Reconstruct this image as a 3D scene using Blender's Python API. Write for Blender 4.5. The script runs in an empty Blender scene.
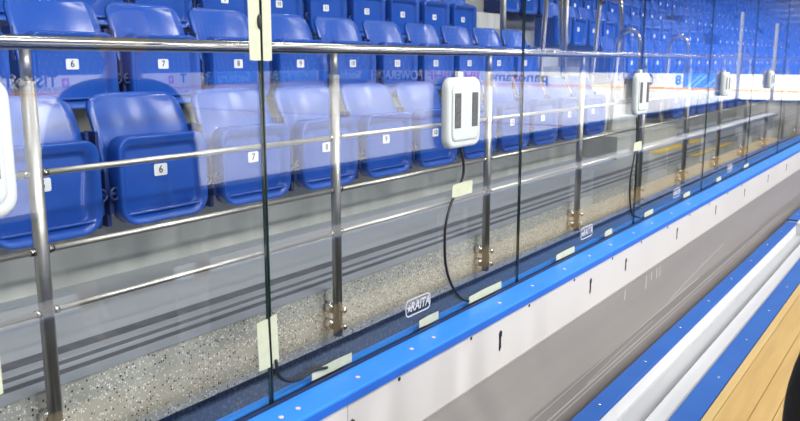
import bpy, bmesh, math, random
from mathutils import Vector, Matrix
random.seed(7)
C = bpy.context.scene.collection
sc = bpy.context.scene
H = 1.48                      # eye height above the bench floor; z below is measured from the floor

# ------------------------------------------------------------------ helpers
def mat(name, col, rough=.5, metal=0, spec=.5, emit=None, var=None, bump=None, coat=0):
    m = bpy.data.materials.new(name); m.use_nodes = True
    nt = m.node_tree; b = nt.nodes['Principled BSDF']
    b.inputs['Base Color'].default_value = (*col, 1)
    b.inputs['Roughness'].default_value = rough
    b.inputs['Metallic'].default_value = metal
    b.inputs['Specular IOR Level'].default_value = spec
    b.inputs['Coat Weight'].default_value = coat
    tc = nt.nodes.new('ShaderNodeTexCoord')
    if var:                    # (scale, second colour, low, high)
        n = nt.nodes.new('ShaderNodeTexNoise'); n.inputs['Scale'].default_value = var[0]; n.inputs['Detail'].default_value = 5
        nt.links.new(tc.outputs['Object'], n.inputs['Vector'])
        r = nt.nodes.new('ShaderNodeValToRGB')
        r.color_ramp.elements[0].position = var[2]; r.color_ramp.elements[0].color = (*col, 1)
        r.color_ramp.elements[1].position = var[3]; r.color_ramp.elements[1].color = (*var[1], 1)
        nt.links.new(n.outputs['Fac'], r.inputs['Fac']); nt.links.new(r.outputs['Color'], b.inputs['Base Color'])
    if bump:
        n2 = nt.nodes.new('ShaderNodeTexNoise'); n2.inputs['Scale'].default_value = bump[0]
        nt.links.new(tc.outputs['Object'], n2.inputs['Vector'])
        bp = nt.nodes.new('ShaderNodeBump'); bp.inputs['Strength'].default_value = bump[1]; bp.inputs['Distance'].default_value = .005
        nt.links.new(n2.outputs['Fac'], bp.inputs['Height']); nt.links.new(bp.outputs['Normal'], b.inputs['Normal'])
    return m

def glass_mat(name, tint, edge=False):
    m = bpy.data.materials.new(name); m.use_nodes = True
    nt = m.node_tree; nt.nodes.clear()
    out = nt.nodes.new('ShaderNodeOutputMaterial')
    tr = nt.nodes.new('ShaderNodeBsdfTransparent'); tr.inputs['Color'].default_value = (*tint, 1)
    gl = nt.nodes.new('ShaderNodeBsdfGlossy'); gl.inputs['Roughness'].default_value = 0.0
    geo = nt.nodes.new('ShaderNodeNewGeometry')
    dot = nt.nodes.new('ShaderNodeVectorMath'); dot.operation = 'DOT_PRODUCT'
    nt.links.new(geo.outputs['Normal'], dot.inputs[0]); nt.links.new(geo.outputs['Incoming'], dot.inputs[1])
    def mth(op, a, b=None):
        n = nt.nodes.new('ShaderNodeMath'); n.operation = op
        for i, x in enumerate((a, b)):
            if x is None: continue
            if isinstance(x, (int, float)): n.inputs[i].default_value = x
            else: nt.links.new(x, n.inputs[i])
        return n.outputs[0]
    c = mth('ABSOLUTE', dot.outputs['Value'])
    p = mth('POWER', mth('SUBTRACT', 1.0, c), 5.0)
    f = mth('ADD', mth('MULTIPLY', p, .86), .072)       # reflectance of one face of a clear pane
    mix = nt.nodes.new('ShaderNodeMixShader')
    nt.links.new(f, mix.inputs[0]); nt.links.new(tr.outputs[0], mix.inputs[1]); nt.links.new(gl.outputs[0], mix.inputs[2])
    nt.links.new(mix.outputs[0], out.inputs['Surface'])
    return m

def aggregate_mat():
    m = mat('exposed_aggregate', (.36, .36, .345), .8, var=(3, (.45, .45, .43), .35, .7))
    nt = m.node_tree; b = nt.nodes['Principled BSDF']
    base = b.inputs['Base Color'].links[0].from_socket
    tc = [n for n in nt.nodes if n.type == 'TEX_COORD'][0]
    prev = base
    for scale, colr, lo in ((150, (.85, .87, .88), .80), (130, (.03, .03, .035), .86), (105, (.58, .57, .53), .70)):
        v = nt.nodes.new('ShaderNodeTexVoronoi'); v.inputs['Scale'].default_value = scale
        nt.links.new(tc.outputs['Object'], v.inputs['Vector'])
        sep = nt.nodes.new('ShaderNodeSeparateColor'); nt.links.new(v.outputs['Color'], sep.inputs[0])
        g = nt.nodes.new('ShaderNodeMath'); g.operation = 'GREATER_THAN'; g.inputs[1].default_value = lo
        nt.links.new(sep.outputs['Red'], g.inputs[0])
        l = nt.nodes.new('ShaderNodeMath'); l.operation = 'LESS_THAN'; l.inputs[1].default_value = .42
        nt.links.new(v.outputs['Distance'], l.inputs[0])
        mu = nt.nodes.new('ShaderNodeMath'); mu.operation = 'MULTIPLY'
        nt.links.new(g.outputs[0], mu.inputs[0]); nt.links.new(l.outputs[0], mu.inputs[1])
        mx = nt.nodes.new('ShaderNodeMix'); mx.data_type = 'RGBA'
        nt.links.new(mu.outputs[0], mx.inputs[0]); nt.links.new(prev, mx.inputs[6]); mx.inputs[7].default_value = (*colr, 1)
        prev = mx.outputs[2]
    nt.links.new(prev, b.inputs['Base Color'])
    return m

def streak_mat(name, col, col2, rough, sx, sy, sz, lo, hi, coat=0):
    """grain / scuffs stretched along X"""
    m = mat(name, col, rough, coat=coat); nt = m.node_tree; b = nt.nodes['Principled BSDF']
    tc = [n for n in nt.nodes if n.type == 'TEX_COORD'][0]
    mp = nt.nodes.new('ShaderNodeMapping'); mp.inputs['Scale'].default_value = (sx, sy, sz)
    nt.links.new(tc.outputs['Object'], mp.inputs['Vector'])
    n = nt.nodes.new('ShaderNodeTexNoise'); n.inputs['Scale'].default_value = 1; n.inputs['Detail'].default_value = 6
    nt.links.new(mp.outputs[0], n.inputs['Vector'])
    r = nt.nodes.new('ShaderNodeValToRGB')
    r.color_ramp.elements[0].position = lo; r.color_ramp.elements[0].color = (*col, 1)
    r.color_ramp.elements[1].position = hi; r.color_ramp.elements[1].color = (*col2, 1)
    nt.links.new(n.outputs['Fac'], r.inputs['Fac']); nt.links.new(r.outputs['Color'], b.inputs['Base Color'])
    return m

class MB:
    def __init__(s): s.bm = bmesh.new()
    def box(s, x0, x1, y0, y1, z0, z1, bev=0):
        r = bmesh.ops.create_cube(s.bm, size=1)['verts']
        for v in r:
            v.co = Vector(((x0+x1)/2+v.co.x*(x1-x0), (y0+y1)/2+v.co.y*(y1-y0), (z0+z1)/2+v.co.z*(z1-z0)))
        if bev:
            es = list({e for v in r for e in v.link_edges})
            bmesh.ops.bevel(s.bm, geom=es, offset=bev, segments=2, affect='EDGES', profile=.6)
        return s
    def tube(s, pts, rad, n=10, cap=True):
        pts = [Vector(p) for p in pts]; rings = []
        up = None
        for i, p in enumerate(pts):
            d = (pts[min(i+1, len(pts)-1)] - pts[max(i-1, 0)]).normalized()
            if up is None:
                up = Vector((0, 0, 1)) if abs(d.z) < .9 else Vector((0, 1, 0))
            a = d.cross(up).normalized(); b = a.cross(d).normalized(); up = b
            rr = rad[i] if isinstance(rad, (list, tuple)) else rad
            rings.append([s.bm.verts.new(p + a*math.cos(t)*rr + b*math.sin(t)*rr) for t in [2*math.pi*k/n for k in range(n)]])
        for i in range(len(rings)-1):
            for k in range(n):
                f = s.bm.faces.new((rings[i][k], rings[i][(k+1) % n], rings[i+1][(k+1) % n], rings[i+1][k])); f.smooth = True
        if cap:
            s.bm.faces.new(rings[0][::-1]); s.bm.faces.new(rings[-1])
        return s
    def poly(s, loop2, axis, a0, a1, smooth=False):
        """prism: 2-D loop extruded along an axis ('x','y','z')"""
        def mk(p, a):
            return {'x': (a, p[0], p[1]), 'y': (p[0], a, p[1]), 'z': (p[0], p[1], a)}[axis]
        A = [s.bm.verts.new(mk(p, a0)) for p in loop2]; B = [s.bm.verts.new(mk(p, a1)) for p in loop2]
        n = len(A)
        s.bm.faces.new(A); s.bm.faces.new(B[::-1])
        for i in range(n):
            f = s.bm.faces.new((A[i], B[i], B[(i+1) % n], A[(i+1) % n])); f.smooth = smooth
        return s
    def loops(s, ls, cap0=True, cap1=True, smooth=True):
        """skin through a list of equal-length closed 3-D loops"""
        R = [[s.bm.verts.new(p) for p in l] for l in ls]; n = len(R[0])
        for i in range(len(R)-1):
            for k in range(n):
                f = s.bm.faces.new((R[i][k], R[i][(k+1) % n], R[i+1][(k+1) % n], R[i+1][k])); f.smooth = smooth
        if cap0: s.bm.faces.new(R[0][::-1])
        if cap1: s.bm.faces.new(R[-1])
        return s
    def ball(s, c, r, seg=12, sc_=(1, 1, 1)):
        v = bmesh.ops.create_uvsphere(s.bm, u_segments=seg, v_segments=max(6, seg//2+2), radius=r)['verts']
        for q in v: q.co = Vector((q.co.x*sc_[0], q.co.y*sc_[1], q.co.z*sc_[2])) + Vector(c)
        for q in v:
            for f in q.link_faces: f.smooth = True
        return s
    def mesh(s, name, mats, shift=(0, 0, 0)):
        bmesh.ops.recalc_face_normals(s.bm, faces=s.bm.faces)
        me = bpy.data.meshes.new(name); 
        sh = Vector(shift)
        for v in s.bm.verts: v.co -= sh
        s.bm.to_mesh(me); s.bm.free()
        for m in (mats if isinstance(mats, (list, tuple)) else [mats]): me.materials.append(m)
        return me

def root_of(o):
    while o.parent: o = o.parent
    return o
def part(name, mb, m, parent=None, label=None, local=False):
    sh = (0, 0, 0)
    if parent and not local: sh = root_of(parent).location
    o = bpy.data.objects.new(name, mb.mesh(name, m, sh)); C.objects.link(o)
    if parent: o.parent = parent
    if label: o['label'] = label
    return o
def tag(o, label, cat, group=None):
    o['label'] = label; o['category'] = cat
    if group: o['group'] = group
    return o
def thing(name, label, cat, loc=(0, 0, 0), group=None):
    o = bpy.data.objects.new(name, None); C.objects.link(o); o.location = loc; o.empty_display_size = .1
    return tag(o, label, cat, group)
def one(name, mb, m, label, cat, loc=(0, 0, 0), group=None):
    o = bpy.data.objects.new(name, mb.mesh(name, m, loc)); C.objects.link(o); o.location = loc
    return tag(o, label, cat, group)
def struct(name, mb, m, parent=None):
    o = part(name, mb, m, parent)
    if not parent: o['kind'] = 'structure'
    return o
def copy_tree(o, parent=None):
    c = o.copy(); C.objects.link(c); c.parent = parent
    for ch in o.children: copy_tree(ch, c)
    return c
def rrect(w, h, r, n=6, cx=0, cy=0, rb=None):
    """rounded rectangle loop; r = top radius, rb = bottom radius"""
    rb = r if rb is None else rb; L = []
    for sx, sy, a0, q in ((1, 1, 0, r), (-1, 1, 90, r), (-1, -1, 180, rb), (1, -1, 270, rb)):
        for k in range(n+1):
            a = math.radians(a0 + 90*k/n)
            L.append((cx+sx*(w/2-q)+q*math.cos(a), cy+sy*(h/2-q)+q*math.sin(a)))
    return L
def text_mesh(body, size, offset=0, shear=0, extrude=.0015, sx=1):
    cu = bpy.data.curves.new('lettering', 'FONT'); cu.body = body; cu.size = size
    cu.align_x = 'CENTER'; cu.align_y = 'CENTER'; cu.offset = offset; cu.shear = shear; cu.extrude = extrude; cu.resolution_u = 3
    o = bpy.data.objects.new('lettering', cu); C.objects.link(o)
    dg = bpy.context.evaluated_depsgraph_get()
    me = bpy.data.meshes.new_from_object(o.evaluated_get(dg))
    bpy.data.objects.remove(o); bpy.data.curves.remove(cu)
    if sx != 1:
        for v in me.vertices: v.co.x *= sx
    return me
def text_part(name, body, size, m, parent, M, **k):
    me = text_mesh(body, size, **k); me.transform(M); me.materials.clear(); me.materials.append(m)
    o = bpy.data.objects.new(name, me); C.objects.link(o); o.parent = parent
    return o
# text plane that faces -Y (reads left to right along +X, up = Z)
FACE = Matrix.Rotation(math.radians(90), 4, 'X')

# ------------------------------------------------------------------ materials
M = {}
M['seat'] = mat('seat_blue_plastic', (.012, .078, .42), .22, var=(6, (.016, .092, .46), .35, .7))
M['seat_dark'] = mat('bracket_blue', (.010, .030, .15), .42)
M['plate'] = mat('plate_white', (.85, .86, .88), .4)
M['ink'] = mat('ink_black', (.012, .012, .016), .5)
M['steel'] = mat('stainless_steel', (.46, .44, .40), .17, 1)
M['steel_b'] = mat('brushed_steel', (.46, .45, .43), .34, .85, var=(14, (.41, .40, .38), .4, .6))
M['bar'] = mat('satin_bar', (.62, .60, .56), .33, .85)
M['concrete'] = mat('concrete_grey', (.20, .205, .195), .8, var=(2.2, (.27, .275, .26), .3, .72), bump=(60, .25))
M['riser'] = streak_mat('riser_concrete', (.42, .435, .42), (.55, .56, .54), .7, 6, 6, .9, .35, .68)
M['walk'] = streak_mat('walkway_paint', (.32, .345, .375), (.40, .42, .445), .42, .7, 3, 3, .32, .7)
M['groove'] = mat('dark_strip', (.10, .105, .12), .5, var=(20, (.15, .155, .17), .3, .7))
M['aggr'] = aggregate_mat()
M['yellow'] = mat('yellow_paint', (.75, .50, .06), .6)
M['cap'] = mat('cap_blue', (.025, .235, .80), .36, var=(4, (.035, .255, .82), .35, .7))
M['cap2'] = mat('rim_blue', (.008, .085, .36), .5, var=(5, (.011, .10, .39), .35, .7), spec=.3)
M['cap_edge'] = mat('cap_edge_blue', (.015, .13, .60), .4)
M['channel'] = mat('channel_dark_blue', (.012, .022, .07), .5)
M['white'] = mat('board_white', (.62, .60, .585), .28, var=(1.6, (.67, .655, .64), .3, .7))
M['tray'] = mat('tray_white', (.60, .61, .63), .35)
M['tray_floor_shade'] = mat('tray_floor_shade_grey', (.40, .41, .425), .45)  # grey that paints the shading inside the tray recess
M['grey'] = streak_mat('kick_panel_grey', (.168, .154, .149), (.195, .18, .174), .36, .8, 10, 16, .3, .75)
M['pale_mark'] = mat('scuff_and_streak_pale', (.31, .295, .29), .5)
M['rubber_and_shade'] = mat('rubber_floor_and_void_shade', (.075, .075, .08), .8, var=(70, (.16, .16, .165), .5, .68))  # floor rubber; also paints the shaded void under the curb
M['wood'] = streak_mat('pine_plank', (.40, .245, .070), (.50, .335, .115), .4, 2.2, 34, 34, .28, .72)
M['wood2'] = streak_mat('pine_plank_pale', (.47, .315, .11), (.53, .38, .155), .4, 2.2, 40, 40, .28, .72)
M['screw'] = mat('screw_steel', (.75, .74, .72), .25, 1)
M['screwp'] = mat('screw_plug_pale', (.75, .55, .50), .5)
M['tape'] = mat('masking_tape', (.50, .53, .38), .65, var=(40, (.57, .60, .45), .3, .7))
M['dev'] = mat('housing_white', (.56, .60, .59), .4)
M['grille'] = mat('grille_dark', (.045, .045, .05), .6, var=(220, (.14, .14, .15), .4, .6))
M['cable'] = mat('cable_black', (.01, .01, .013), .4)
M['glass'] = glass_mat('clear_pane', (.975, .985, .98))
M['edge'] = mat('glass_edge_green', (.012, .030, .028), .15)
M['sticker'] = mat('sticker_white', (.60, .60, .64), .5)
M['ice'] = mat('rink_ice', (.84, .86, .90), .35, var=(.4, (.90, .91, .94), .3, .7))
M['kick'] = mat('kick_orange', (.85, .38, .05), .4)
M['ad_white'] = mat('ad_white', (.78, .79, .84), .4)
M['ad_blue'] = mat('ad_blue', (.03, .16, .62), .4)
M['ad_pale'] = mat('ad_pale_blue', (.20, .42, .80), .4)
M['ad_navy'] = mat('ad_navy', (.012, .02, .10), .4)
M['ad_magenta'] = mat('ad_magenta', (.45, .03, .30), .4)
M['ad_red'] = mat('ad_red', (.65, .04, .06), .4)
M['cloth'] = mat('black_cloth', (.012, .012, .014), .85, bump=(90, .4))
M['trouser'] = mat('black_trousers', (.014, .014, .018), .9)
M['skin'] = mat('skin', (.62, .38, .28), .5)
M['hair'] = mat('dark_hair', (.02, .013, .01), .5)
M['eye'] = mat('eye_white', (.8, .8, .8), .2)
M['shoe'] = mat('shoe_black', (.02, .02, .02), .5)
M['hall'] = mat('hall_wall_dark', (.045, .040, .038), .9)

XA, XB = -3.0, 22.0            # how far the long rails, boards and walkway run

# ------------------------------------------------------------------ setting
struct('floor', MB().box(XA, XB, -1.2, 1.9, -.12, 0), M['rubber_and_shade'])
ZI = H-1.85
struct('ice', MB().box(-40, 75, -52, -1.32, ZI-.1, ZI), M['ice'])
struct('ice_line', MB().box(21.9, 22.2, -36, -1.4, ZI, ZI+.002), mat('ice_line_red', (.32, .02, .07), .4))
ZW = H-.85                      # walkway level
struct('walkway', MB().box(XA, 60, 1.90, 2.74, ZW-.225, ZW-.004), M['aggr'])
struct('curb_void_shade', MB().box(XA, 60, 1.97, 2.74, -.12, ZW-.2251), M['rubber_and_shade'])  # dark colour stands in for the shaded void under the walkway edge
struct('walkway_top', MB().box(XA, 60, 1.895, 2.738, ZW-.004, ZW), M['walk'])
for i, (y0, y1) in enumerate(((2.10, 2.155), (2.02, 2.045), (1.955, 1.982))):
    struct('trim_%d' % (i+1), MB().box(XA, 60, y0, y1, ZW+.0003, ZW+.002), M['groove'])
struct('trim_4', MB().box(7.55, 9.25, 2.24, 2.36, ZW+.0003, ZW+.003), M['yellow'])
struct('trim_5', MB().box(7.5, 9.0, 1.893, 1.96, ZW+.0022, ZW+.005), M['yellow'])
NR = 9; RISE = .40; RUN = .69; Y0 = 2.74
for k in range(NR):
    y0 = Y0+RUN*k; zt = ZW+RISE*(k+1)
    struct('terrace', MB().box(XA, 60, y0, Y0+RUN*NR+.6, zt-RISE, zt), M['riser'] if k == 0 else M['concrete'])
struct('wall_back', MB().box(-12, 75, Y0+RUN*NR+.6, Y0+RUN*NR+.9, -.1, 13), M['hall'])
AX0, AX1 = 6.86, 8.68           # stair aisle
def aisle(x0, x1):
    for k in range(2*NR-1):
        y0 = 2.41+.345*k; z = ZW+.2*(k+1)
        if k % 2 == 0:
            struct('stair_step', MB().box(x0, x1, y0, y0+.33, z-.2, z), M['riser'])
aisle(AX0, AX1)

# ------------------------------------------------------------------ seats
SW, SH, ZC = .415, .335, .437
def pan_loops(detail=6):
    def L(w, h, r, y, dz=0): return [(x, y, ZC-.024+dz+z) for x, z in rrect(w, h, r, detail, rb=r*1.5)]
    y = -.26
    return [L(SW-.03, SH-.03, .05, y+.07), L(SW, SH, .055, y+.058), L(SW, SH, .055, y+.0), L(SW-.006, SH-.006, .052, y-.008),
            L(SW-.014, SH-.014, .049, y-.010), L(SW-.068, SH-.074, .032, y+.010, -.004), L(SW-.078, SH-.083, .028, y+.022, -.004), L(SW-.10, SH-.105, .022, y+.025, -.004)]
def back_mesh(mb, nx=12, nz=16):
    def P(i, j, side):
        t = j/nz; s = i/nx*2-1
        z = .40+.335*t
        hw = .222-.010*t
        if t > .80:
            q = (t-.80)/.20; hw = hw-.058*(1-math.sqrt(max(0, 1-q*q*.98)))
        x = s*hw
        y = -.175+.085*t+.035*t*t-.035*(s*s)
        zz = z - .012*abs(s)**4*max(0, t-.6)
        return (x, y+(.018 if side else 0), zz)
    F = [[mb.bm.verts.new(P(i, j, 0)) for i in range(nx+1)] for j in range(nz+1)]
    B = [[mb.bm.verts.new(P(i, j, 1)) for i in range(nx+1)] for j in range(nz+1)]
    def q(a, b, c, d):
        f = mb.bm.faces.new((a, b, c, d)); f.smooth = True
    for j in range(nz):
        for i in range(nx):
            q(F[j][i], F[j][i+1], F[j+1][i+1], F[j+1][i]); q(B[j][i], B[j+1][i], B[j+1][i+1], B[j][i+1])
        q(F[j][0], F[j+1][0], B[j+1][0], B[j][0]); q(F[j][nx], B[j][nx], B[j+1][nx], F[j+1][nx])
    for i in range(nx):
        q(F[nz][i], F[nz][i+1], B[nz][i+1], B[nz][i]); q(F[0][i], B[0][i], B[0][i+1], F[0][i+1])
    return mb
def bracket_bm(s):
    mb = MB(); x = s*.226
    mb.box(x-.009, x+.009, -.235, -.02, .30, .365, .004)        # arm
    mb.box(x-.009, x+.009, -.215, -.165, .25, .46, .004)        # upright at the pan side
    mb.box(x-.014, x+.014, -.03, 0, .20, .44, .003)             # wall plate
    mb.box(x-.007, x+.007, -.17, -.10, .34, .60, .003)          # arm to backrest
    return mb
def hinge_bm(s):
    mb = MB(); x = s*.219
    mb.tube([(x+.02*math.cos(a), -.245, .375+.022*math.sin(a)) for a in [2*math.pi*k/10 for k in range(11)]], .0055, 6)
    mb.tube([(x-.014, -.235, .375), (x+.014, -.235, .375)], .009, 8)
    return mb
plate_y = -.26+.025
def numeral(n):
    me = text_mesh(str(n), .041, offset=.0004, extrude=.0006)
    me.transform(Matrix.Translation((0, plate_y-.0025, ZC+.004)) @ FACE); me.materials.clear(); me.materials.append(M['ink'])
    return me
NUM = {n: numeral(n) for n in range(4, 16)}
ORD = ['front', 'second', 'third', 'fourth', 'fifth', 'sixth', 'seventh', 'eighth', 'ninth', 'tenth', 'eleventh', 'twelfth',
       'thirteenth', 'fourteenth']
def make_seat():
    t = thing('stadium_seat', 'blue folding stadium seat', 'seat')
    part('backrest', back_mesh(MB()), M['seat'], t, local=True)
    p = part('seat_pan', MB().loops(pan_loops()), M['seat'], t, local=True)
    part('lower_rib', MB().box(-.172, .172, -.262, -.232, ZC-.150, ZC-.140, .004), M['seat'], p, local=True)
    pl = MB(); pl.poly([(x, z) for x, z in rrect(.062, .046, .007, 3, cy=ZC+.004)], 'y', plate_y, plate_y-.002)
    q = part('number_plate', pl, M['plate'], t, local=True)
    o = bpy.data.objects.new('numeral', NUM[5]); C.objects.link(o); o.parent = q
    for s in (-1, 1):
        b = part('bracket', bracket_bm(s), M['seat_dark'], t, local=True)
        part('hinge', hinge_bm(s), M['seat_dark'], b, local=True)
    return t
proto = make_seat()
first = True
def set_num(o, n):
    for ch in o.children:
        if ch.name.startswith('numeral'): ch.data = NUM[n]
        set_num(ch, n)
ROWU = [1.995-.5*6, 2.095-.5*6, 2.165-.5*6]
for k in range(3):
    for n in range(4, 16):
        o = proto if first else copy_tree(proto); first = False
        o.location = (ROWU[k]+.5*n+(.008 if n == 5+k else 0), Y0+RUN*k+.001, ZW+RISE*k)
        set_num(o, n)
        tag(o, 'blue folding stadium seat with number plate %d in the %s row' % (n, ORD[k]), 'seat', 'numbered seats before the stairs')
# seats beyond the stairs: the same seat in one mesh, too small there to show its parts
fb = MB()
def far_mesh():
    mb = MB(); back_mesh(mb, 6, 10); mb.loops(pan_loops(3))
    n1 = len(mb.bm.faces)
    mb.bm.faces.ensure_lookup_table()
    mb.poly(rrect(.066, .05, .007, 2, cy=ZC+.004), 'y', plate_y, plate_y-.002)
    mb.bm.faces.ensure_lookup_table()
    for f in mb.bm.faces[n1:]: f.material_index = 1
    n2 = len(mb.bm.faces)
    for s in (-1, 1):
        x = s*.23; mb.box(x-.012, x+.012, -.22, 0, .25, .55)
    mb.bm.faces.ensure_lookup_table()
    for f in mb.bm.faces[n2:]: f.material_index = 2
    return mb.mesh('stadium_seat', [M['seat'], M['plate'], M['seat_dark']])
FAR = far_mesh()
def far_block(u0, n, rows, words, grp):
    for k in rows:
        for i in range(n):
            x = u0+.5*i; y = Y0+RUN*k-.25; z = H*0+ZW+RISE*k+.45
            if (z-H)/y > .47 or x/y < 1.9: continue
            o = bpy.data.objects.new('stadium_seat', FAR); C.objects.link(o)
            o.location = (x+.02*k, Y0+RUN*k+.001, ZW+RISE*k)
            tag(o, 'blue folding seat, %s row %s, %s from the aisle' % (ORD[k], words, 'first' if i == 0 else ORD[i]), 'seat', grp)
far_block(8.93, 13, range(9), 'beyond the stairs', 'seats in the block beyond the stairs')
far_block(16.6, 14, range(9), 'of the farthest block', 'seats in the farthest block')

dm = MB()
for k in range(NR):
    for b0, nb in ((24.6, 22), (36.2, 30)):
        for i in range(nb):
            x = b0+.5*i; y = Y0+RUN*k; z = ZW+RISE*k
            dm.box(x-.2, x+.2, y-.26, y-.20, z+.27, z+.59, .02)
            dm.loops([[(x-.2, y-.17, z+.42), (x+.2, y-.17, z+.42), (x+.2, y-.15, z+.42), (x-.2, y-.15, z+.42)], [(x-.21, y-.10, z+.66), (x+.21, y-.10, z+.66), (x+.21, y-.08, z+.66), (x-.21, y-.08, z+.66)],
                      [(x-.15, y-.08, z+.74), (x+.15, y-.08, z+.74), (x+.15, y-.06, z+.74), (x-.15, y-.06, z+.74)]])
o = one('seat_bank', dm, M['seat'], 'blurred rows of blue seats at the far end of the stand', 'stand seats', (40, Y0, ZW)); o['kind'] = 'stuff'

# ------------------------------------------------------------------ stair handrails (inverted U of bent steel tube)
def arch(x, ya, yb, z0a, z0b, zt, label):
    pts = []
    for k in range(6): pts.append((x, ya+.05*k/6*(1 if yb > ya else -1), z0a+(zt-.14-z0a)*k/6))
    ya2 = ya+.05*(1 if yb > ya else -1); yb2 = yb-.05*(1 if yb > ya else -1)
    for k in range(13):
        a = math.pi*k/12; c = (ya2+yb2)/2; r = (ya2-yb2)/2
        pts.append((x, c+r*math.cos(a), zt-.14+.14*math.sin(a)))
    for k in range(6): pts.append((x, yb2+(yb-yb2)*(k+1)/6, zt-.14+(z0b-zt+.14)*(k+1)/6))
    t = thing('stair_handrail', label, 'handrail', (x, (ya+yb)/2, min(z0a, z0b)), 'bent steel stair handrails')
    part('tube', MB().tube(pts, .025, 12), M['steel'], t)
    for y, z in ((ya, z0a), (yb, z0b)):
        part('foot_flange', MB().tube([(x, y, z), (x, y, z+.012)], .045, 12), M['steel_b'], t)
arch(7.4, 2.385, 2.69, ZW+.2, ZW+.2, H+.29, 'low bent steel handrail at the near side of the stair foot')
arch(8.58, 2.275, 2.56, ZW+.0, ZW+.2, H+.27, 'low bent steel handrail at the far side of the stair foot')
arch(7.30, 3.13, 3.38, ZW+.6, ZW+.6, H+.72, 'tall bent steel handrail at the near side higher up the stair')
arch(8.55, 2.98, 3.33, ZW+.4, ZW+.6, H+.70, 'tall bent steel handrail at the far side higher up the stair')
p = thing('barrier_post', 'dark steel post at the end of the third seat row', 'post', (6.93, 3.60, ZW+.8))
part('shaft', MB().tube([(6.93, 3.60, ZW+.8), (6.93, 3.60, ZW+1.9)], .03, 10), M['steel_b'], p)
part('base_flange', MB().tube([(6.93, 3.60, ZW+.8), (6.93, 3.60, ZW+.815)], .055, 12), M['steel_b'], p)
p = thing('barrier_post', 'slim steel post rising on the stair between two bent handrails', 'post', (7.95, 3.40, ZW+.6))
part('shaft', MB().tube([(7.95, 3.40, ZW+.6), (7.95, 3.40, ZW+1.75)], .024, 10), M['steel_b'], p)
part('base_flange', MB().tube([(7.95, 3.40, ZW+.6), (7.95, 3.40, ZW+.615)], .05, 12), M['steel_b'], p)

# ------------------------------------------------------------------ guard rail along the walkway edge
YR = 1.845; SP = 1.165; U0 = 1.09
gr = thing('guard_rail', 'long stainless steel guard rail between the glass and the seats', 'railing', (U0, YR, ZW-.3))
ZT = H+.046
part('top_rail', MB().tube([(XA, YR, ZT), (XB, YR, ZT)], .0185, 20), M['steel'], gr)
for i in range(-2, 18):
    x = U0+SP*i
    po = part('post', MB().tube([(x, YR, ZW-.175), (x, YR, H-.045)], .0185, 16).tube([(x, YR, H-.045), (x, YR, ZT-.015)], .0135, 12), M['steel_b'], gr)
    br = MB()
    for z in (ZW-.07, ZW-.135):
        br.tube([(x, YR+.012, z), (x, 1.901, z)], .022, 14)
        br.tube([(x, YR-.030, z), (x, YR-.016, z)], .007, 10).ball((x, YR-.034, z), .012, 10, (1, .7, 1))
    part('wall_fixing', br, M['screw'], po)
    co = MB()
    for z in (H-.27, H-.465, H-.625):
        for s in (-1, 1):
            co.tube([(x+s*.018, YR, z), (x+s*.032, YR, z)], .0105, 10)
    part('collar', co, M['steel'], po)
for z in (H-.27, H-.465, H-.625):
    for i in range(-2, 17):
        x = U0+SP*i
        part('crossbar', MB().tube([(x+.03, YR, z), (x+SP-.03, YR, z)], .0085, 12), M['bar'], gr)

# ------------------------------------------------------------------ boards: blue cap, white panel, grey kick panel
ZCAP = H-.762
bd = thing('rink_boards', 'white boards with bright blue cap below the glass', 'boards', (2, 1.11, 0))
YF = 1.095
cp = MB(); cp.box(XA, 17.24, YF, 1.190, ZCAP-.027, ZCAP, .004)
capo = part('cap', cp, M['cap'], bd)
part('cap_edge', MB().box(XA, 17.24, YF-.0012, YF+.003, ZCAP-.026, ZCAP-.006), M['cap_edge'], capo)
part('rear_cap', MB().box(XA, 17.24, 1.222, 1.246, ZCAP-.027, ZCAP-.001, .004), M['cap'], bd)
part('glass_channel', MB().box(XA, 17.24, 1.190, 1.222, ZCAP-.05, ZCAP-.008), M['channel'], bd)
part('glass_bead', MB().box(XA, 17.24, 1.1885, 1.193, ZCAP-.002, ZCAP+.006), M['channel'], bd)
ZB = H-.963
YW = 1.108
slots = [(1.266, .052), (1.955, .062), (2.645, .058), (3.017, .052), (3.72, .056), (4.45, .052), (5.16, .052), (5.9, .052), (6.62, .052), (7.4, .052), (.56, .055), (-.15, .055)]
wp = MB(); wp.box(XA, 17.24, YW, 1.125, ZB, ZCAP-.027)
wp.loops([[(x, YW, ZB), (x, YW+.004, ZB-.008), (x, 1.125, ZB-.008), (x, 1.125, ZB)] for x in (XA, 17.24)], smooth=False)
part('white_panel', wp, M['white'], bd)
part('panel_joint', MB().box(1.385, 1.3865, YW-.0006, YW, ZB, ZCAP-.028), M['pale_mark'], bd)
for r, h in slots:
    x = r*1.106; z = H-.868
    sl = MB(); w = .016
    loop = [(x-w/2, z-h/2), (x-w*.1, z-h/2-.004), (x+w*.45, z-h/2+.006), (x+w*.4, z+h*.12), (x+w*.75, z+h*.22), (x+w*.75, z+h/2-.004), (x+w*.1, z+h/2+.003), (x-w*.6, z+h/2-.006), (x-w*.45, z)]
    sl.poly(loop, 'y', YW-.0008, YW+.002)
    part('slot', sl, M['ink'], bd)
for x in (1.600, 1.975, 2.369, 2.757, 3.163, 3.538, 3.939, 4.34, 4.75, 5.2, 5.6):
    part('bolt_head', MB().tube([(x, YW+.001, H-.806), (x, YW-.0015, H-.806)], .0055, 10), M['ink'], bd)
kp = MB(); kp.loops([[(x, 1.114, ZB-.006), (x, 1.16, ZB-.006), (x, 1.16, 0), (x, .93, 0), (x, .93, ZB-.237)] for x in (XA, 17.2)], smooth=False)  # panel shaped to lean, so its face catches more light from above
KY = lambda z: 1.114-(ZB-.006-z)*.184/.231 if z > ZB-.237 else .93
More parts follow.
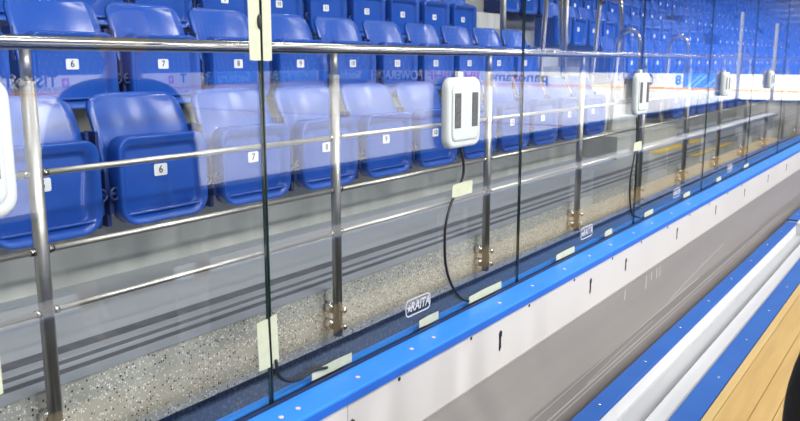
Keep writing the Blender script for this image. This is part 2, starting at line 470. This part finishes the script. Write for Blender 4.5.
kpo = part('kick_panel', kp, M['grey'], bd)
def pale_mark(x0, x1, z0, z1, w):
    mb = MB(); L = []
    for k in range(5):
        t = k/4; x = x0+(x1-x0)*t; z = z0+(z1-z0)*t+.003*math.sin(3.1*t)
        L.append([(x, KY(z-w)-.0006, z-w-.0004), (x, KY(z+w)-.0006, z+w-.0004), (x, KY(z+w)+.001, z+w), (x, KY(z-w)+.001, z-w)])
    return mb.loops(L, smooth=False)
for a in ((1.7, 6.4, H-1.145, H-1.125, .0016), (1.9, 6.8, H-1.153, H-1.136, .0010), (1.5, 4.2, H-1.125, H-1.105, .0009), (2.6, 3.4, H-1.135, H-1.120, .0009), (3.7, 4.9, H-1.10, H-1.06, .0009)):
    part('scuff_line', pale_mark(*a), M['pale_mark'], kpo)
for x, h in ((3.33, .025), (3.62, .035), (3.70, .022), (3.78, .028), (3.83, .03)):
    z1 = ZB-.02; z0 = z1-h
    part('pale_streak', MB().loops([[(X, KY(z)-.0006, z), (X+.012, KY(z)-.0006, z), (X+.012, KY(z)+.001, z), (X, KY(z)+.001, z)] for z, X in ((z0, x-3.4*(KY(z1)-KY(z0))), (z1, x))], smooth=False), M['pale_mark'], kpo)  # short pale streaks running down from the panel's upper edge
for x in (1.191, 1.246, 1.465, 1.703, 1.814, 2.211, 2.455, 2.732, 2.981, 3.22, 3.51, 3.78, 4.1, 4.42, 4.8, 5.2, 5.6, 6.1, 6.6):
    part('screw_plug', MB().tube([(x, 1.138, ZCAP-.001), (x, 1.138, ZCAP+.0012)], .006, 10), M['screwp'], capo)

# ------------------------------------------------------------------ glass panes standing in the channel
PW = 1.2384; S0 = 1.2324; YG = 1.206
def pane(x0, x1, label):
    t = thing('safety_glass', label, 'glass screen', ((x0+x1)/2, YG, ZCAP-.006), 'glass panes standing on the boards')
    part('clear_sheet', MB().box(x0, x1, YG-.003, YG+.003, ZCAP-.006, H+1.04), M['glass'], t)
    for x in (x0, x1-.003):
        part('polished_edge', MB().box(x, x+.003, YG-.0031, YG+.0031, ZCAP-.006, H+1.04), M['edge'], t)
plab = {-2: 'glass pane out past the left edge', -1: 'large clear glass pane at the left with seats numbered 5 and 6 behind it',
        0: 'clear glass pane in the middle carrying the white box with black cable', 1: 'clear glass pane right of the middle, second after the long taped seam',
        2: 'third clear glass pane after the long taped seam'}
for i in range(-3, 13):
    if i == -3: continue
    pane(S0+PW*i+.002, S0+PW*(i+1)-.002, plab.get(i, 'clear glass pane far along the boards, %s after the long taped seam' % ORD[i+1 if i+1 < 14 else 13]))

# ------------------------------------------------------------------ things on the glass
YT = YG-.003                   # camera-side face of the panes
def tape(loop, label, ycut=YT):
    mb = MB(); mb.poly(loop, 'y', ycut-.0012, ycut-.0003)
    x = sum(p[0] for p in loop)/len(loop); z = min(p[1] for p in loop)
    one('masking_tape', mb, M['tape'], label, 'tape', (x, ycut, z), 'strips of masking tape on the glass')
def rect(x0, x1, z0, z1, sk=0): return [(x0, z0), ((x0+x1)/2, z0-.001), (x1, z0+sk*.3), (x1+sk, z1), ((x0+x1)/2, z1+.001), (x0+sk, z1-.002)]
tape(rect(1.197, 1.229, H+.004, H+.30, -.002), 'long pale tape strip left of the seam crossing the top rail')
tape(rect(1.236, 1.262, H+.003, H+.30, .002), 'long pale tape strip right of the seam crossing the top rail')
tape(rect(1.194, 1.229, H-.672, H-.56, -.004), 'short pale tape strip left of the seam near its foot')
tape(rect(1.236, 1.257, H-.668, H-.556, -.003), 'short pale tape strip right of the seam near its foot')
for x0, x1, w in ((1.368, 1.523, 'longest flat tape strip along the foot of the glass beside the seam'), (1.838, 1.942, 'flat tape strip along the foot of the glass below the nearest logo sticker'),
                  (2.125, 2.345, 'flat tape strip along the foot of the glass where the black cable ends'), (2.80, 2.98, 'flat tape strip along the foot of the glass below the second logo sticker'),
                  (3.32, 3.41, 'small flat tape strip along the foot of the glass before the third seam'), (3.86, 4.0, 'small flat tape strip along the foot of the glass after the third seam'),
                  (4.55, 4.68, 'small flat tape strip along the foot of the glass past the third sticker'), (5.3, 5.42, 'tiny flat tape strip far along the foot of the glass'),
                  (6.1, 6.25, 'tiny flat tape strip at the far right foot of the glass')):
    tape(rect(x0, x1, ZCAP+.008, ZCAP+.032), w)
tape(rect(1.998, 2.117, H-.395, H-.356, .002), 'tape patch holding the black cable below the white box', YT-.009)
tape(rect(3.62, 3.73, H-.405, H-.365), 'tape patch holding the cable below the second white box', YT-.009)
tape(rect(.60, .6255, H-.52, H-.405), 'upright tape strip at the left edge of the picture')
one('glass_clip', MB().ball((1.226, YT-.003, H+.082), .011, 10, (.55, .4, 1.4)), M['cable'], 'small black clip in the taped seam above the rail', 'clip', (1.226, YT, H+.075))

def white_box(x, zc, label, k=1):
    t = thing('speaker_box', label, 'wall unit', (x, YT-.001, zc-.105*k), 'white slotted boxes on the glass')
    def L(w, h, r, y): return [(x+a, y, zc+b) for a, b in rrect(w*k, h*k, r*k, 6)]
    b = part('housing', MB().loops([L(.188, .202, .03, YT-.001), L(.20, .214, .034, YT-.006), L(.20, .214, .034, YT-.020), L(.192, .206, .032, YT-.0265), L(.18, .194, .03, YT-.028)]), M['dev'], t)
    part('front_panel', MB().loops([L(.162, .172, .022, YT-.028), L(.158, .168, .02, YT-.0315), L(.146, .156, .016, YT-.032)]), M['dev'], t)
    for s in (-1, 1):
        xa, xb = x+k*(s*.052-.017), x+k*(s*.052+.017)
        g = MB().box(xa, xb, YT-.0335, YT-.031, zc-.045*k, zc+.060*k)
        for q in range(11): g.box(xa, xb, YT-.0345, YT-.0330, zc+k*(-.044+.0095*q), zc+k*(-.041+.0095*q))
        part('grille', g, M['grille'], t)
    part('hanger', MB().box(x-.019*k, x+.012*k, YT-.014, YT-.001, zc+.104*k, zc+.124*k, .003), M['dev'], t)
    return t
white_box(2.037, H-.145, 'white rounded box with two dark slots on the glass, black cable below it', .95)
white_box(.567, H-.128, 'white rounded box cut off by the left edge of the picture')
white_box(3.66, H-.143, 'second white slotted box along the glass, right of the stair handrails', .88)
white_box(5.28, H-.135, 'third and smaller white slotted box along the glass', .68)
white_box(6.75, H-.135, 'farthest white slotted box at the right edge of the picture', .62)

def smooth(pts, k=4):
    P = [Vector(p) for p in pts]; out = []
    for i in range(len(P)-1):
        p0, p1, p2, p3 = P[max(i-1, 0)], P[i], P[i+1], P[min(i+2, len(P)-1)]
        for j in range(k):
            t = j/k
            out.append(.5*((2*p1)+(p2-p0)*t+(2*p0-5*p1+4*p2-p3)*t*t+(3*p1-p0-3*p2+p3)*t**3))
    out.append(P[-1]); return out
yc = YT-.005
cab = [(2.053, -.252), (2.072, -.304), (2.067, -.343), (2.038, -.376), (1.999, -.416), (1.971, -.472), (1.967, -.531), (1.974, -.594), (2.004, -.656), (2.060, -.715), (2.115, -.742)]
one('cable', MB().tube(smooth([(a, yc, H+b) for a, b in cab]), .0042, 8), M['cable'], 'black cable curving down the glass from the white box', 'cable', (2.05, yc, H-.742), 'black cables on the glass')
cab = [(3.655, -.252), (3.668, -.33), (3.665, -.385), (3.64, -.45), (3.61, -.53), (3.615, -.62), (3.66, -.70), (3.78, -.742)]
one('cable', MB().tube(smooth([(a, yc, H+b) for a, b in cab]), .0042, 8), M['cable'], 'black cable hanging from the second white box along the glass', 'cable', (3.66, yc, H-.742), 'black cables on the glass')
cab = [(1.243, -.66), (1.25, -.697), (1.278, -.722), (1.319, -.733), (1.366, -.727), (1.42, -.736)]
one('cable', MB().tube(smooth([(a, yc, H+b) for a, b in cab]), .0038, 8), M['cable'], 'short dark cable loop at the foot of the taped seam', 'cable', (1.3, yc, H-.74), 'black cables on the glass')

def sticker(x, z, label):
    t = thing('logo_sticker', label, 'sticker', (x, YT-.001, z-.022), 'white logo stickers at the foot of the glass')
    w, h = .128, .050
    o = rrect(w, h, .016, 5); i = rrect(w-.007, h-.007, .013, 5)
    mb = MB()
    def P(l, y): return [(x+a, y, z+b) for a, b in l]
    mb.loops([P(o, YT-.0004), P(o, YT-.0014), P(i, YT-.0014), P(i, YT-.0004)], False, False, smooth=False)
    part('outline', mb, M['sticker'], t)
    loc = Vector((x, YT-.0012, z)) - Vector(t.location)
    text_part('lettering', 'RAITA', .038, M['sticker'], t, Matrix.Translation(loc+Vector((.010, 0, 0))) @ FACE, offset=.0007, shear=.2, extrude=.0004, sx=.94)
    st = MB(); L = []
    for k in range(10):
        a = math.pi/2+math.pi*k/5; r = .013 if k % 2 == 0 else .005
        L.append((x-.046+r*math.cos(a), z-.001+r*math.sin(a)))
    st.poly(L, 'y', YT-.0014, YT-.0004); part('star', st, M['sticker'], t)
sticker(1.832, H-.682, 'white RAITA logo sticker at the foot of the glass nearest the camera')
sticker(3.105, H-.694, 'second white RAITA logo sticker along the foot of the glass')
sticker(4.408, H-.703, 'third white RAITA logo sticker along the foot of the glass')
sticker(5.65, H-.703, 'fourth and smallest white RAITA logo sticker along the glass')

# ------------------------------------------------------------------ white tray with blue rims in front of the boards
def trayunit(x0, x1, label, dz=0, endwall=True):
    t = thing('equipment_tray', label, 'tray', ((x0+x1)/2, .68, 0), 'white trays with blue rims')
    zt = H-1.04+dz
    bd_ = MB()
    bd_.poly([(.530, 0), (.83, 0), (.83, zt-.012), (.774, zt-.012), (.768, zt-.080), (.712, zt-.088), (.668, zt-.022), (.598, zt-.018), (.597, zt-.012), (.530, zt-.012)], 'x', x0, x1)
    part('white_body', bd_, M['tray'], t)
    part('floor_shade_strip', MB().poly([(.7685, zt-.0795), (.712, zt-.0875), (.712, zt-.0855), (.7685, zt-.0775)], 'x', x0+.002, x1-.002), M['tray_floor_shade'], t)  # grey strip puts the recess shading into the tray floor's colour
    for y0, y1 in ((.772, .836), (.522, .600)):
        r = part('blue_rim', MB().box(x0, x1, y0, y1, zt-.012, zt, .003), M['cap2'], t)
        n = int((x1-x0)/.44)
        for k in range(n):
            x = x0 + .22 + .44*k
            yy = .806 if y0 > .7 else .56
            part('screw', MB().ball((x, yy, zt), .0055, 8, (1, 1, .7)), M['screw'], r)
    if endwall:
        part('end_wall', MB().box(x1-.02, x1, .60, .772, zt-.09, zt-.001), M['tray'], t)
trayunit(-.61, 5.72, 'long white tray with blue rims between the pine bench and the boards')
trayunit(5.75, 12, 'second white tray with blue rims adjoining the first at the right edge', .012)

# ------------------------------------------------------------------ pine bench
bn = thing('wooden_bench', 'pine plank bench beside the white tray', 'bench', (3, .36, 0))
ZP = H-1.035
for i, (y0, y1, mm) in enumerate(((.490, .518, 'wood2'), (.405, .4885, 'wood'), (.345, .4035, 'wood'), (.290, .3435, 'wood'))):
    part('plank', MB().box(-1.5, 12, y0, y1, ZP-.03, ZP, .002), M[mm], bn)
for x in (-1.2, 1, 3.2, 5.4, 7.6, 9.8):
    part('leg', MB().box(x-.03, x+.03, .30, .50, 0, ZP-.03), M['wood'], bn)

# ------------------------------------------------------------------ bench area behind the camera (seen in the glass)
nb = thing('rink_boards', 'grey-backed boards with blue cap between the bench and the ice', 'boards', (7, -1.25, 0))
part('panel', MB().box(XA, 17.24, -1.30, -1.205, -.3, ZCAP-.02), M['grey'], nb)
part('cap', MB().box(XA, 17.24, -1.32, -1.19, ZCAP-.02, ZCAP+.02, .005), M['cap2'], nb)
sh = thing('player_bench', 'long white bench with blue edges behind the camera, mirrored low in the glass', 'bench', (7, -.57, 0))
ZS = H-1.0
part('seat_board', MB().box(XA, 17.2, -.70, -.44, ZS-.03, ZS, .003), M['ad_white'], sh)
for y in (-.715, -.455):
    part('edge_strip', MB().box(XA, 17.2, y, y+.03, ZS-.035, ZS+.006, .002), M['cap2'], sh)
for x in (-2.5, 0, 2.5, 5, 7.5, 10, 12.5, 15, 17):
    part('leg', MB().box(x-.03, x+.03, -.68, -.46, 0, ZS-.03), M['ad_white'], sh)
ew = thing('rink_boards', 'white end boards with blue cap closing the far end of the bench', 'boards', (17.35, 0, 0))
part('panel', MB().box(17.3, 17.38, -1.3, 1.28, 0, ZCAP-.02), M['white'], ew)
part('cap', MB().box(17.26, 17.42, -1.32, 1.29, ZCAP-.02, ZCAP+.02, .005), M['cap2'], ew)
for y, zt, w in ((-1.25, .98, 'tall pale glass post at the far corner of the bench by the ice'), (-.60, .74, 'pale glass post in the middle of the far end boards'), (.15, .74, 'pale glass post on the far end boards nearest the seats')):
    t = thing('glass_post', w, 'post', (17.34, y, ZCAP+.02), 'pale posts on the far end boards')
    part('shaft', MB().box(17.31, 17.37, y-.03, y+.03, ZCAP+.02, H+zt, .006), M['ad_white'], t)
    part('foot_plate', MB().box(17.29, 17.39, y-.05, y+.05, ZCAP+.02, ZCAP+.032), M['steel_b'], t)

# far boards of the rink, their advertising and the stands behind: a polyline on the ice
P0, P3 = Vector((-25, -25.0)), Vector((48.6, -1.4))
path = [P0, Vector((51.5, -43.2))]
for k in range(1, 9):
    t = k/8; a = Vector((51.5, -43.2)); b = Vector((59.5, -45.1)); c = Vector((57.4, -37.0))
    path.append(a*(1-t)**2+b*2*t*(1-t)+c*t*t)
path.append(P3)
def offset(pl, d):
    out = []
    for i, p in enumerate(pl):
        q = (pl[min(i+1, len(pl)-1)]-pl[max(i-1, 0)]).normalized(); n = Vector((-q.y, q.x))
        out.append(p+n*d)
    return out
def ribbon(d0, d1, z0, z1):
    a = offset(path, d0); b = offset(path, d1)
    return MB().loops([[(p.x, p.y, z0), (p.x, p.y, z1), (q.x, q.y, z1), (q.x, q.y, z0)] for p, q in zip(a, b)], smooth=False)
struct('wall_rink_boards', ribbon(-.1, 0, ZI, ZI+1.16), M['ad_white'])
struct('trim_6', ribbon(0, .02, ZI+.17, ZI+.27), M['kick'])
struct('trim_7', ribbon(-.12, .03, ZI+1.16, ZI+1.22), M['cap2'])
def at_ratio(r, d=.03):
    """where the rink boards are met going out from the bench in a given direction"""
    for a, b in zip(path[:-1], path[1:]):
        # mirrored depth 2*YG - y ; solve x = r*(2*YG - y)
        f = lambda p: p.x - r*(2*YG-p.y)
        fa, fb = f(a), f(b)
        if fa*fb <= 0 and fa != fb:
            t = fa/(fa-fb); p = a+(b-a)*t; q = (b-a).normalized()
            return p+Vector((-q.y, q.x))*d, q
    return None, None
def advert(r0, r1, face, texts, label):
    p0, q0 = at_ratio(r0); p1, q1 = at_ratio(r1)
    if p0 is None or p1 is None: return
    c = (p0+p1)/2; q = (p1-p0).normalized(); w = (p1-p0).length
    n = Vector((-q.y, q.x)); z0, z1 = ZI+.30, ZI+1.14
    c = c + n*.02
    t = thing('advertising_panel', label, 'advertisement', (c.x, c.y, z0), 'advertising panels on the far boards')
    t.rotation_euler.z = math.atan2(q.y, q.x)
    part('panel', MB().box(-w/2, w/2, -.012, 0, 0, z1-z0), M[face], t, local=True)
    for body, col, fx, fz, size, kw in texts:
        size *= 1.0
        fit = kw.pop('fit', None)
        me = text_mesh(body, size, extrude=.004, **kw)
        wid = max((v.co.x for v in me.vertices), default=1)-min((v.co.x for v in me.vertices), default=0)
        if fit: 
            for v in me.vertices: v.co.x *= fit*w/wid
        me.transform(Matrix.Translation((fx*w, .004, fz*(z1-z0))) @ Matrix.Rotation(math.pi, 4, 'Z') @ FACE)
        me.materials.clear(); me.materials.append(M[col])
        o = bpy.data.objects.new('lettering', me); C.objects.link(o); o.parent = t
    return t, w
def swiss_cross(res, fx, s=.5):
    t, w = res
    part('red_square', MB().box(fx*w-s/2, fx*w+s/2, 0, .006, .36-s/2+.08, .36+s/2+.08), M['ad_magenta'], t, local=True)
    part('white_cross', MB().box(fx*w-s*.32, fx*w+s*.32, .006, .010, .44-s*.1, .44+s*.1).box(fx*w-s*.1, fx*w+s*.1, .006, .010, .44-s*.32, .44+s*.32), M['ad_white'], t, local=True)
a = advert(.535, .655, 'ad_white', [('TISSOT', 'ad_navy', -.01, .63, .86, dict(offset=.022, fit=0.64)), ('SWISS WATCHES SINCE 1853', 'ad_navy', .0, .15, .26, dict(fit=.85))],
           'white watch advertisement TISSOT mirrored at the left edge of the glass')
swiss_cross(a, .41)
a = advert(.785, .886, 'ad_white', [('T', 'ad_navy', .12, .58, .8, dict(offset=.03, fit=.12))], 'short white watch advertisement mirrored beside seat number 7')
swiss_cross(a, -.12, .5)
advert(.892, 1.010, 'ad_blue', [('Sochi.ru', 'ad_pale', .05, .5, .95, dict(offset=.022, fit=0.62))], 'mid blue Sochi.ru advertisement mirrored left of the taped seam')
advert(1.044, 1.168, 'ad_pale', [('Сочи.ру', 'ad_blue', 0, .5, .95, dict(offset=.022, fit=0.7))], 'pale blue Сочи.ру advertisement mirrored right of the taped seam')
advert(1.174, 1.342, 'ad_blue', [('Sochi.ru', 'ad_white', .0, .5, .95, dict(offset=.022, fit=0.62))], 'blue Sochi.ru advertisement mirrored behind the second rail post')
advert(1.350, 1.548, 'ad_navy', [('POWERADE', 'ad_white', 0, .5, 1.1, dict(offset=.022, fit=0.93))], 'navy drinks advertisement POWERADE with white letters in the reflection')
advert(1.556, 1.690, 'ad_white', [('IIHF', 'ad_magenta', -.08, .5, .95, dict(offset=.022, fit=0.72)), ('/', 'ad_pale', .40, .5, .9, dict(offset=.03, fit=.1))], 'first white IIHF advertisement with purple letters in the reflection')
advert(1.695, 1.835, 'ad_white', [('IIHF', 'ad_magenta', -.08, .5, .95, dict(offset=.022, fit=0.72)), ('/', 'ad_pale', .40, .5, .9, dict(offset=.03, fit=.1))], 'second white IIHF advertisement with purple letters in the reflection')
advert(1.845, 2.24, 'ad_white', [('panorama', 'ad_navy', 0, .52, 1.0, dict(offset=.022, fit=0.94)), ('o', 'ad_red', .0, .5, .95, dict(offset=.01, fit=.1))], 'white panorama advertisement with a red ring in the reflection')
advert(2.86, 3.50, 'ad_white', [('Continental', 'ad_navy', -.15, .5, .95, dict(offset=.03, fit=.6, shear=.3))], 'white advertisement with slanted dark lettering on the end boards')
advert(3.54, 3.63, 'ad_white', [('8', 'ad_blue', 0, .5, .8, dict(offset=.03))], 'narrow white panel with a blue emblem on the end boards')
a = advert(3.66, 4.30, 'ad_blue', [], 'bright blue advertisement with pale slanting bands on the end boards')
if a:
    t, w = a
    for k, f in enumerate((-.42, -.25, .1, .3)):
        part('band', MB().loops([[(f*w+x*.9, .004, x*.78), (f*w+x*.9+.16, .004, x*.78), (f*w+x*.9+.16, 0, x*.78), (f*w+x*.9, 0, x*.78)] for x in (.02, .98)], smooth=False), M['ad_pale'], t, local=True)

# the stands round the far side: banks of blue seats nobody could count from here
def bank():
    mb = MB(); rnd = random.Random(3)
    for row in range(12):
        pl = offset(path, -(2.2+.85*row)); z = ZI+1.0+.45*row
        for a, b in zip(pl[:-1], pl[1:]):
            L = (b-a).length; q = (b-a).normalized(); n = Vector((-q.y, q.x))
            if L < .3: continue
            m = max(1, int(L/.55))
            for i in range(m):
                c = a+q*((i+.5)*L/m)
                R = []
                for w, dz, dn in ((.22, 0, .1), (.23, .35, 0), (.20, .62, -.06), (.12, .72, -.09)):
                    R.append((c+q*w+n*dn, c-q*w+n*dn, z+dz))
                for (p1, p2, z1), (p3, p4, z2) in zip(R[:-1], R[1:]):
                    mb.bm.faces.new([mb.bm.verts.new((v.x, v.y, zz)) for v, zz in ((p1, z1), (p2, z1), (p4, z2), (p3, z2))])
    return mb
o = one('seat_bank', bank(), M['seat'], 'distant banks of blue seats seen only as reflections in the glass', 'stand seats', (30, -42, ZI+1))
o['kind'] = 'stuff'
def terraces():
    mb = MB()
    for row in range(12):
        a = offset(path, -(1.4+.85*row)); b = offset(path, -13.0); z = ZI+.5+.45*row
        mb.loops([[(p.x, p.y, z-.45), (p.x, p.y, z), (q.x, q.y, z), (q.x, q.y, z-.45)] for p, q in zip(a, b)], smooth=False)
    return mb
struct('terrace_far', terraces(), M['concrete'])
struct('wall_far', ribbon(-13.4, -13, -.5, 13.0), M['hall'])

# ------------------------------------------------------------------ the person in black standing at the bench (elbow at the lower right)
PX, PY = 1.735, .05
def skin(name, verts, edges, m, parent, root=0, sub=2):
    """verts: (x, y, z, rx, ry) in the person's own frame"""
    me = bpy.data.meshes.new(name); me.from_pydata([v[:3] for v in verts], edges, [])
    o = bpy.data.objects.new(name, me); C.objects.link(o)
    md = o.modifiers.new('s', 'SKIN'); md.use_smooth_shade = True
    for i, v in enumerate(verts):
        sv = me.skin_vertices[0].data[i]; sv.radius = (v[3], v[4] if len(v) > 4 else v[3]); sv.use_root = (i == root)
    sb = o.modifiers.new('d', 'SUBSURF'); sb.levels = sub; sb.render_levels = sub
    dg = bpy.context.evaluated_depsgraph_get(); dg.update()
    nm = bpy.data.meshes.new_from_object(o.evaluated_get(dg)); nm.name = name
    bpy.data.objects.remove(o); bpy.data.meshes.remove(me)
    nm.materials.clear(); nm.materials.append(m)
    for p in nm.polygons: p.use_smooth = True
    q = bpy.data.objects.new(name, nm); C.objects.link(q)
    if parent: q.parent = parent
    return q
per = thing('person', 'person in black jacket and trousers standing at the bench, elbow at the lower right corner', 'person', (PX, PY, 0))
def chain(V, Eg, pts, start=None):
    prev = start
    for p in pts:
        V.append(p); i = len(V)-1
        if prev is not None: Eg.append((prev, i))
        prev = i
    return prev
# body: pelvis root, torso, neck, legs, arms, hands with fingers
V, Eg = [], []
chain(V, Eg, [(0, 0, .84, .13, .10)])
chest = chain(V, Eg, [(0, .0, 1.0, .125, .095), (0, 0, 1.18, .14, .10), (0, -.005, 1.29, .12, .085)], 0)
neck = chain(V, Eg, [(0, .0, 1.375, .052, .052), (0, .015, 1.43, .05, .052)], chest)
chain(V, Eg, [(0, .022, 1.475, .068, .082), (0, .02, 1.535, .074, .092), (0, .015, 1.585, .055, .066)], neck)
hands = []
for s in (-1, 1):
    chain(V, Eg, [(s*.085, 0, .76, .075), (s*.095, .01, .44, .052), (s*.10, -.01, .25, .046), (s*.10, -.015, .085, .034)], 0)
    el = (s*.30, .078, .92) if s < 0 else (s*.27, -.03, .99)
    wr = (s*.25, .098, .73) if s < 0 else (s*.27, .03, .77)
    w = chain(V, Eg, [(s*.165, 0, 1.29, .055), (s*.235, .012 if s < 0 else -.01, 1.12, .042), (*el, .036), (s*.268, (el[1]+wr[1])/2, .84, .034), (*wr, .024)], chest)
    pm = chain(V, Eg, [(wr[0], wr[1]+.008, wr[2]-.045, .034, .018), (wr[0], wr[1]+.012, wr[2]-.08, .036, .016)], w)
    for k, (dx, ln) in enumerate(((.030, .072), (.010, .082), (-.010, .076), (-.029, .060))):
        bx = wr[0]; by = wr[1]+.012
        chain(V, Eg, [(bx, by+dx, wr[2]-.095, .0095), (bx-s*.006, by+dx+.004, wr[2]-.095-ln*.5, .009), (bx-s*.02, by+dx+.006, wr[2]-.095-ln*.95, .0075)], pm)
    chain(V, Eg, [(wr[0]-s*.02, wr[1]+.045, wr[2]-.055, .011), (wr[0]-s*.028, wr[1]+.06, wr[2]-.095, .0095)], w)
body = skin('body', V, Eg, M['skin'], per)
hd = MB()
hd.ball((0, .018, 1.515), .1, 24, (.76, .95, 1.18))
bodyhead = part('head', hd, M['skin'], per, local=True)
fc = MB()
fc.loops([[(x*w, y, z) for x, w in ((-1, w), (0, 0), (1, w))] for y, z, w in ((.108, 1.525, .006), (.128, 1.487, .014), (.108, 1.476, .012))])
part('nose', fc, M['skin'], bodyhead, local=True)
part('mouth', MB().ball((0, .1, 1.452), .024, 10, (1, .35, .28)), M['ad_red'], bodyhead, local=True)
for s in (-1, 1):
    part('eye', MB().ball((s*.030, .098, 1.522), .012, 10, (1.2, .8, .7)), M['eye'], bodyhead, local=True)
    part('ear', MB().ball((s*.078, .01, 1.505), .028, 10, (.35, .75, 1.15)), M['skin'], bodyhead, local=True)
hr = MB(); hr.ball((0, .0, 1.537), .108, 24, (.80, .97, 1.06))
for v in list(hr.bm.verts):
    if v.co.y > .045 and v.co.z < 1.57: v.co.y = .045
    if v.co.z < 1.47: v.co.z = 1.47-(1.47-v.co.z)*.5
part('hair', hr, M['hair'], per, local=True)
V, Eg = [], []
chain(V, Eg, [(0, 0, .79, .165, .13)])
ch = chain(V, Eg, [(0, 0, 1.0, .16, .12), (0, 0, 1.18, .175, .13), (0, -.005, 1.29, .14, .11)], 0)
chain(V, Eg, [(0, -.005, 1.375, .075, .075)], ch)
for s in (-1, 1):
    el = (s*.30, .078, .92) if s < 0 else (s*.27, -.03, .99)
    wr = (s*.25, .098, .73) if s < 0 else (s*.27, .03, .77)
    chain(V, Eg, [(s*.175, 0, 1.285, .085), (s*.235, -.005 if s < 0 else -.01, 1.12, .066), (*el, .058), (s*.268, (el[1]+wr[1])/2, .84, .052), (wr[0], wr[1], wr[2]+.01, .043)], ch)
jk = skin('jacket', V, Eg, M['cloth'], per)
def oval(z, a, b, n=28): return [(a*math.cos(2*math.pi*k/n), b*math.sin(2*math.pi*k/n), z) for k in range(n)]
part('jacket_hem', MB().loops([oval(.735, .165, .122), oval(.725, .172, .130), oval(.80, .172, .130), oval(.90, .160, .122), oval(1.02, .150, .112), oval(1.14, .135, .098)], True, True), M['cloth'], jk, local=True)
V, Eg = [], []
chain(V, Eg, [(0, 0, .87, .10, .085)])
for s in (-1, 1):
    chain(V, Eg, [(s*.08, 0, .73, .082), (s*.095, .012, .44, .066), (s*.10, -.01, .25, .060), (s*.10, -.012, .09, .056)], 0)
tr = skin('trousers', V, Eg, M['trouser'], per)
part('waist', MB().loops([oval(.66, .120, .085), oval(.72, .155, .112), oval(.86, .150, .112), oval(.92, .13, .1)], True, True), M['trouser'], tr, local=True)
for s in (-1, 1):
    sb = MB(); x = s*.10
    sb.loops([[(x+a*w, .03+b*l, z) for a, b in rrect(2, 2, .8, 4)] for z, w, l in ((0, .042, .125), (.02, .045, .13), (.045, .042, .12), (.075, .036, .075), (.10, .034, .05))])
    part('shoe', sb, M['shoe'], per, local=True)

per.scale = (1.04, 1.04, 1.04)
# ------------------------------------------------------------------ light: hall lamps and added board lamps high above, soft fill from the bright hall
w = bpy.data.worlds.new('hall'); sc.world = w; w.use_nodes = True
w.node_tree.nodes['Background'].inputs['Color'].default_value = (.93, .96, 1, 1)
w.node_tree.nodes['Background'].inputs['Strength'].default_value = .34
def lamp(x, y, z, sx, sy, power, col=(1, .98, .95), tilt=0, spread=180):
    l = bpy.data.lights.new('hall_and_fill_lamp', 'AREA'); l.shape = 'RECTANGLE'; l.size = sx; l.size_y = sy; l.energy = power; l.color = col; l.spread = math.radians(spread)
    o = bpy.data.objects.new('hall_and_fill_lamp', l); C.objects.link(o); o.location = (x, y, z); o.rotation_euler = (tilt, 0, 0)
    return o
for x in (-6, 0, 6, 12, 18, 26):
    lamp(x, -8.0, 10.5, 1.0, .45, 250, tilt=math.radians(38))
    lamp(x+3, .4, 11.5, 1.0, .45, 125)
for x in (-8, 2, 12, 22, 34):
    lamp(x, -24, 10.5, 1.4, .6, 620, tilt=math.radians(68), spread=120)
for x in (-6, 3, 12, 24, 40):
    lamp(x, 3.8, 12, 1.0, .45, 70)
for x in (-10, 6, 22, 38, 50):
    lamp(x, -14, 14, 8, 4, 3500, spread=125)
    lamp(x, -27, 14, 8, 4, 3500, spread=125)

for x in (4, 20, 36, 50):  # added lamps, aimed to brighten the far advertising boards
    l = lamp(x, -20, 11, 1.5, .8, 1000, tilt=math.radians(-54), spread=75)
for y in (-8, -22):  # two more added lamps, turned to brighten the end boards
    l = lamp(38, y, 11, 1.5, .8, 1000, spread=75)
    l.rotation_euler = (0, math.radians(-56), 0)

# ------------------------------------------------------------------ camera
cam = bpy.data.cameras.new('camera'); co = bpy.data.objects.new('camera', cam); C.objects.link(co)
cam.sensor_width = 36; cam.lens = 797/800*36; cam.clip_start = .02; cam.clip_end = 300
R = Matrix(((.5683416, .15071201, -.80887188), (-.8227927, .10410387, -.55872583), (0, .98308101, .1831713)))
co.matrix_world = Matrix.Translation((0, 0, H)) @ R.to_4x4()
cam.dof.use_dof = True; cam.dof.focus_distance = 2.6; cam.dof.aperture_fstop = 8
sc.camera = co
sc.cycles.use_denoising = True
sc.cycles.max_bounces = 12; sc.cycles.transparent_max_bounces = 40; sc.cycles.glossy_bounces = 6
sc.cycles.sample_clamp_indirect = 6
sc.view_settings.view_transform = 'Standard'; sc.view_settings.look = 'None'; sc.view_settings.gamma = 1
sc.view_settings.use_curve_mapping = False
sc.view_settings.exposure = 0
